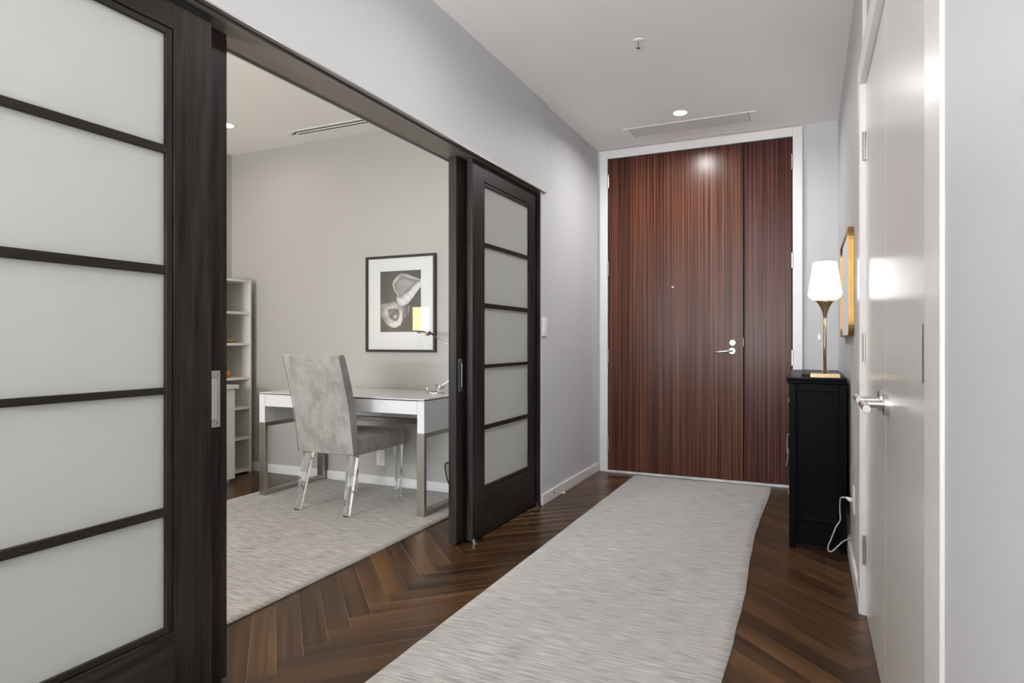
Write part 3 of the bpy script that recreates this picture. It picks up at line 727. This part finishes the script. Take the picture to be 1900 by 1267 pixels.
t = mk('dish', LT([(.0005,0),(.030,0),(.062,.014),(.085,.028),(.080,.028),(.058,.018),(.0005,.006)], (-4.375, 3.800, 1.0875), 36), 'yellow', smooth=True, label='shallow yellow dish on the middle shelf of the bookcase', cat='dish')
t = mk('cup', LT([(.0005,0),(.022,0),(.024,.055),(.022,.055),(.020,.004),(.0005,.004)], (-4.34, 3.793, .8035), 28), 'orange', smooth=True, label='small orange tumbler on the bookcase shelf below the yellow dish', cat='cup')
ds = thing('dresser', (-4.3, 2.4, 0), 'low cream white cabinet with overhanging top in front of the bookcase', 'cabinet')
mk('cabinet_top', B(-4.555, -4.035, 1.0, 3.638, .733, .762), 'cream_mel', ds, bevel=.002)
mk('body', B(-4.55, -4.075, 1.02, 3.618, .033, .7325), 'cream_mel', ds, bevel=.001)
mk('plinth', B(-4.53, -4.095, 1.05, 3.60, 0, .033), 'cream_mel', ds)
for i in range(4):
    a = 1.022+i*.649; d = mk('door', B(-4.075, -4.056, a+.0015, a+.6475, .035, .731), 'cream_mel', ds, bevel=.001)
t = thing('table_lamp', (-4.20, 1.55, .762), 'lit yellow drum table lamp on the cream cabinet, seen mirrored in the picture glass', 'lamp')
mk('lamp_base', LT([(.0005,0),(.07,0),(.07,.012),(.02,.02),(.03,.10),(.055,.20),(.04,.32),(.012,.38),(.010,.46),(.0005,.46)], (-4.20, 1.55, .7625), 32), 'brass', t, smooth=True)
mk('lamp_shade', LT([(.088,0),(.095,0),(.095,.27),(.088,.27)], (-4.20, 1.55, 1.235), 36), 'shade_y', t, smooth=True)
mk('finial', LT([(.0005,0),(.008,.005),(.008,.016),(.0005,.022)], (-4.20, 1.55, 1.510), 14), 'brass', t, smooth=True)

# ------------------------------------------------------------ black console cabinet
cb = thing('console_cabinet', (.04, 4.25, 0), 'black lacquered side cabinet with brass fittings against the right hall wall', 'cabinet')
kx0, kx1, ky0, ky1, kz = -.094, .180, 3.728, 4.78, .876
mk('cabinet_top', BB([(kx0-.014, kx1+.002, ky0-.012, ky1+.012, .893, .908)]), 'blackwood', cb, bevel=.004, seg=3)
mk('top_moulding', BB([(kx0-.010, kx1, ky0-.008, ky1+.008, .8765, .8928)]), 'blackwood', cb, bevel=.005, seg=3)
for x0, x1 in ((kx0, kx0+.034), (kx1-.034, kx1)):
    for y0, y1 in ((ky0, ky0+.034), (ky1-.034, ky1)): mk('leg', B(x0, x1, y0, y1, 0, .8763), 'blackwood', cb, bevel=.002)
mk('rail', B(kx0+.034, kx1-.034, ky0+.001, ky0+.024, .838, .8763), 'blackwood', cb, bevel=.002)
mk('rail', B(kx0+.034, kx1-.034, ky0+.001, ky0+.024, .147, .165), 'blackwood', cb, bevel=.003)
mk('panel_moulding', BB([(kx0+.034, kx0+.040, ky0+.004, ky0+.012, .165, .838), (kx1-.040, kx1-.034, ky0+.004, ky0+.012, .165, .838), (kx0+.040, kx1-.040, ky0+.004, ky0+.012, .165, .171), (kx0+.040, kx1-.040, ky0+.004, ky0+.012, .832, .838)]), 'blackwood', cb, bevel=.002)
mk('end_panel', B(kx0+.034, kx1-.034, ky0+.013, ky0+.022, .165, .838), 'blackwood', cb)
mk('body', BB([(kx0+.012, kx1-.004, ky0+.034, ky1-.034, .15, .876), (kx0+.034, kx1-.034, ky1-.022, ky1-.003, .15, .876)]), 'blackwood', cb)
mk('apron', B(kx0+.034, kx1-.034, ky0+.008, ky0+.020, .022, .147), 'blackwood', cb, bevel=.002)
for i in range(2):
    a = ky0+.036+i*.4905; d = mk('door', B(kx0+.001, kx0+.012, a, a+.489, .17, .868), 'blackwood', cb, bevel=.002)
    hy = a+(.02 if i == 0 else .469)
    for z in (.78, .28): mk('hinge', LT([(.0005,0),(.013,0),(.013,-.004),(.006,-.007),(.0005,-.007)], (kx0+.001, hy, z), 16, 0), 'brass', d)
for s_, yy in ((-1, 4.235), (1, 4.269)):
    mk('lock_plate', B(kx0-.003, kx0+.001, yy-.015, yy+.015, .37, .60), 'nickel', cb, bevel=.001)
    mk('drop_pull', T([(kx0-.003, yy, .53), (kx0-.020, yy, .535), (kx0-.024, yy, .49), (kx0-.022, yy, .42)], .0035, 8), 'nickel', cb)
mk('drop_pull', T([(kx0-.003, 4.20, .455), (kx0-.016, 4.20, .455), (kx0-.018, 4.20, .40), (kx0-.026, 4.20, .35)], .0035, 8), 'nickel', cb)

# ------------------------------------------------------------ table lamp on it
CZ = .9085; lx, ly = .080, 3.805
tl = thing('table_lamp', (lx, ly, CZ), 'brass table lamp with lit white glass shade on the black cabinet', 'lamp')
mk('lamp_base', B(lx-.071, lx+.071, ly-.060, ly+.060, CZ, CZ+.022), 'brass', tl, bevel=.0015)
mk('lamp_stem', T([(lx, ly, CZ+.022), (lx, ly, 1.232)], .0082, 18), 'brass', tl, smooth=True)
mk('shade_holder', LT([(.0085,0),(.010,.015),(.015,.035),(.024,.058),(.036,.078),(.050,.091),(.048,.091),(.0005,.085)], (lx, ly, 1.228), 40), 'brass', tl, smooth=True)
mk('lamp_shade', LT([(.0005,0),(.045,0),(.060,.006),(.077,.020),(.0825,.032),(.082,.040),(.074,.095),(.066,.150),(.0585,.203),(.052,.206),(.0005,.206)], (lx, ly, 1.318), 56), 'shade_w', tl, smooth=True)
mk('pull_chain', T([(lx-.028, ly-.012, 1.30), (lx-.028, ly-.012, 1.135)], .0008, 6), 'steel', tl)
mk('chain_weight', B(lx-.0315, lx-.0245, ly-.0145, ly-.0095, 1.112, 1.136), 'nickel', tl)
for s_ in (-1, 1): mk('cable_clip', T([(lx+s_*.008, ly, CZ+.030), (lx+s_*.016, ly, CZ+.034), (lx+s_*.016, ly, CZ+.044), (lx+s_*.009, ly, CZ+.050)], .0014, 8, 3), 'chrome', tl, smooth=True)
mk('lamp_cord', T([(lx+.071, ly+.02, CZ+.004), (.155, 3.80, CZ+.004), (.176, 3.765, CZ+.003), (.188, 3.715, CZ-.012), (.191, 3.70, .84), (.190, 3.702, .72), (.192, 3.72, .55), (.1905, 3.74, .42)], .0016, 7, 5), 'cordb', label='thin dark lamp cord running off the black cabinet and down the wall', cat='cord', smooth=True)
t = mk('sunglasses', prism(bmesh.new(), [(-.036,3.86),(-.012,3.870),(.004,3.862),(.022,3.875),(.028,3.885),(.006,3.892),(-.008,3.886),(-.022,3.880)], 2, CZ, CZ+.014), 'cordb', bevel=.003, label='small folded black item on the cabinet just left of the brass lamp base', cat='accessory')
mk('paper_slip', B(.0, .075, 3.93, 3.99, CZ, CZ+.006), 'plastic', label='small white slip on the black cabinet behind the lamp base', cat='paper')

# ------------------------------------------------------------ wall mirror
mr = thing('wall_mirror', (XR, 3.86, 1.38), 'gold framed mirror with rounded corners on the right wall above the cabinet', 'mirror')
my0, my1, mz0, mz1 = 3.42, 4.30, 1.125, 1.655; xm = .172
def rrect(y0, y1, z0, z1, r, n_=7):
    out = []
    for cy_, cz_, a0 in ((y1-r, z1-r, 0), (y0+r, z1-r, 90), (y0+r, z0+r, 180), (y1-r, z0+r, 270)):
        for k in range(n_+1):
            a = math.radians(a0+90*k/n_); out.append((cy_+r*math.cos(a), cz_+r*math.sin(a)))
    return out
O_ = rrect(my0, my1, mz0, mz1, .07); I_ = rrect(my0+.007, my1-.007, mz0+.007, mz1-.007, .063)
bm = bmesh.new(); n_ = len(O_)
V4 = [[bm.verts.new((x, y, z)) for y, z in P_] for P_, x in ((O_, XR-.001), (O_, xm), (I_, xm), (I_, XR-.001))]
for q in range(4):
    a, c = V4[q], V4[(q+1) % 4]
    for i in range(n_): bm.faces.new((a[i], a[(i+1)%n_], c[(i+1)%n_], c[i]))
mk('mirror_frame', bm, 'gold', mr)
mk('mirror_glass', prism(bmesh.new(), rrect(my0+.0075, my1-.0075, mz0+.0075, mz1-.0075, .0625), 0, xm+.006, XR-.006), 'mirror', mr)

# ------------------------------------------------------------ switch, outlets, plug, cord, door stop
sw = thing('light_switch', (XL, 4.03, 1.13), 'white light switch plate on the left hall wall beside the sliding doors', 'switch')
mk('switch_plate', B(XL+.0002, XL+.009, 3.997, 4.073, 1.135, 1.262), 'plastic', sw, bevel=.003)
mk('rocker', B(XL+.009, XL+.012, 4.019, 4.051, 1.165, 1.232), 'plastic', sw, bevel=.001)
mk('indicator', B(XL+.012, XL+.0124, 4.033, 4.041, 1.171, 1.174), 'slot', sw)
ot = thing('wall_outlet', (XR, 3.40, .30), 'white outlet plate low on the right wall between the black cabinet and the closet door', 'outlet')
mk('outlet_plate', B(XR-.007, XR-.0002, 3.36, 3.44, .298, .418), 'plastic', ot, bevel=.002)
mk('socket_face', B(XR-.009, XR-.007, 3.382, 3.418, .318, .398), 'plastic', ot, bevel=.001)
ow = thing('wall_outlet', (-2.97, OY, .18), 'white outlet plate on the office wall, seen under the grey chair seat', 'outlet')
mk('outlet_plate', B(-3.012, -2.934, OY-.007, OY-.0002, .150, .268), 'plastic', ow, bevel=.002)
mk('socket_face', B(-2.990, -2.956, OY-.009, OY-.007, .17, .248), 'plastic', ow, bevel=.001)
pg = thing('extension_plug', (.17, 3.40, .36), 'white plug and cord looping from the wall outlet beside the black cabinet', 'cord')
mk('plug', T([(XR-.009, 3.40, .352), (.175, 3.405, .356), (.163, 3.41, .362)], [.011,.010,.005], 12), 'plastic', pg, smooth=True)
mk('cord', T([(.163, 3.41, .362), (.146, 3.46, .350), (.141, 3.52, .325), (.142, 3.58, .26), (.145, 3.62, .20), (.128, 3.64, .16), (.108, 3.65, .10), (.093, 3.66, .052), (.093, 3.66, .028), (.112, 3.665, .026), (.140, 3.67, .058), (.168, 3.68, .084), (.188, 3.70, .088), (.1935, 3.74, .10)], .0032, 8, 5), 'cordw', pg, smooth=True)
dsp = thing('door_stop', (XL+.014, 4.183, .045), 'small metal door stop with white tip on the left baseboard', 'door stop')
mk('stop_plate', LT([(.0005,0),(.011,0),(.011,.003),(.005,.006),(.0005,.006)], (XL+.0142, 4.183, .050), 18, 0), 'steel', dsp)
mk('stop_rod', T([(XL+.018, 4.183, .050), (XL+.078, 4.185, .049)], .0032, 10), 'nickel', dsp)
mk('rubber_tip', T([(XL+.078, 4.185, .049), (XL+.096, 4.186, .049)], .0075, 14), 'plastic', dsp, bevel=.001)
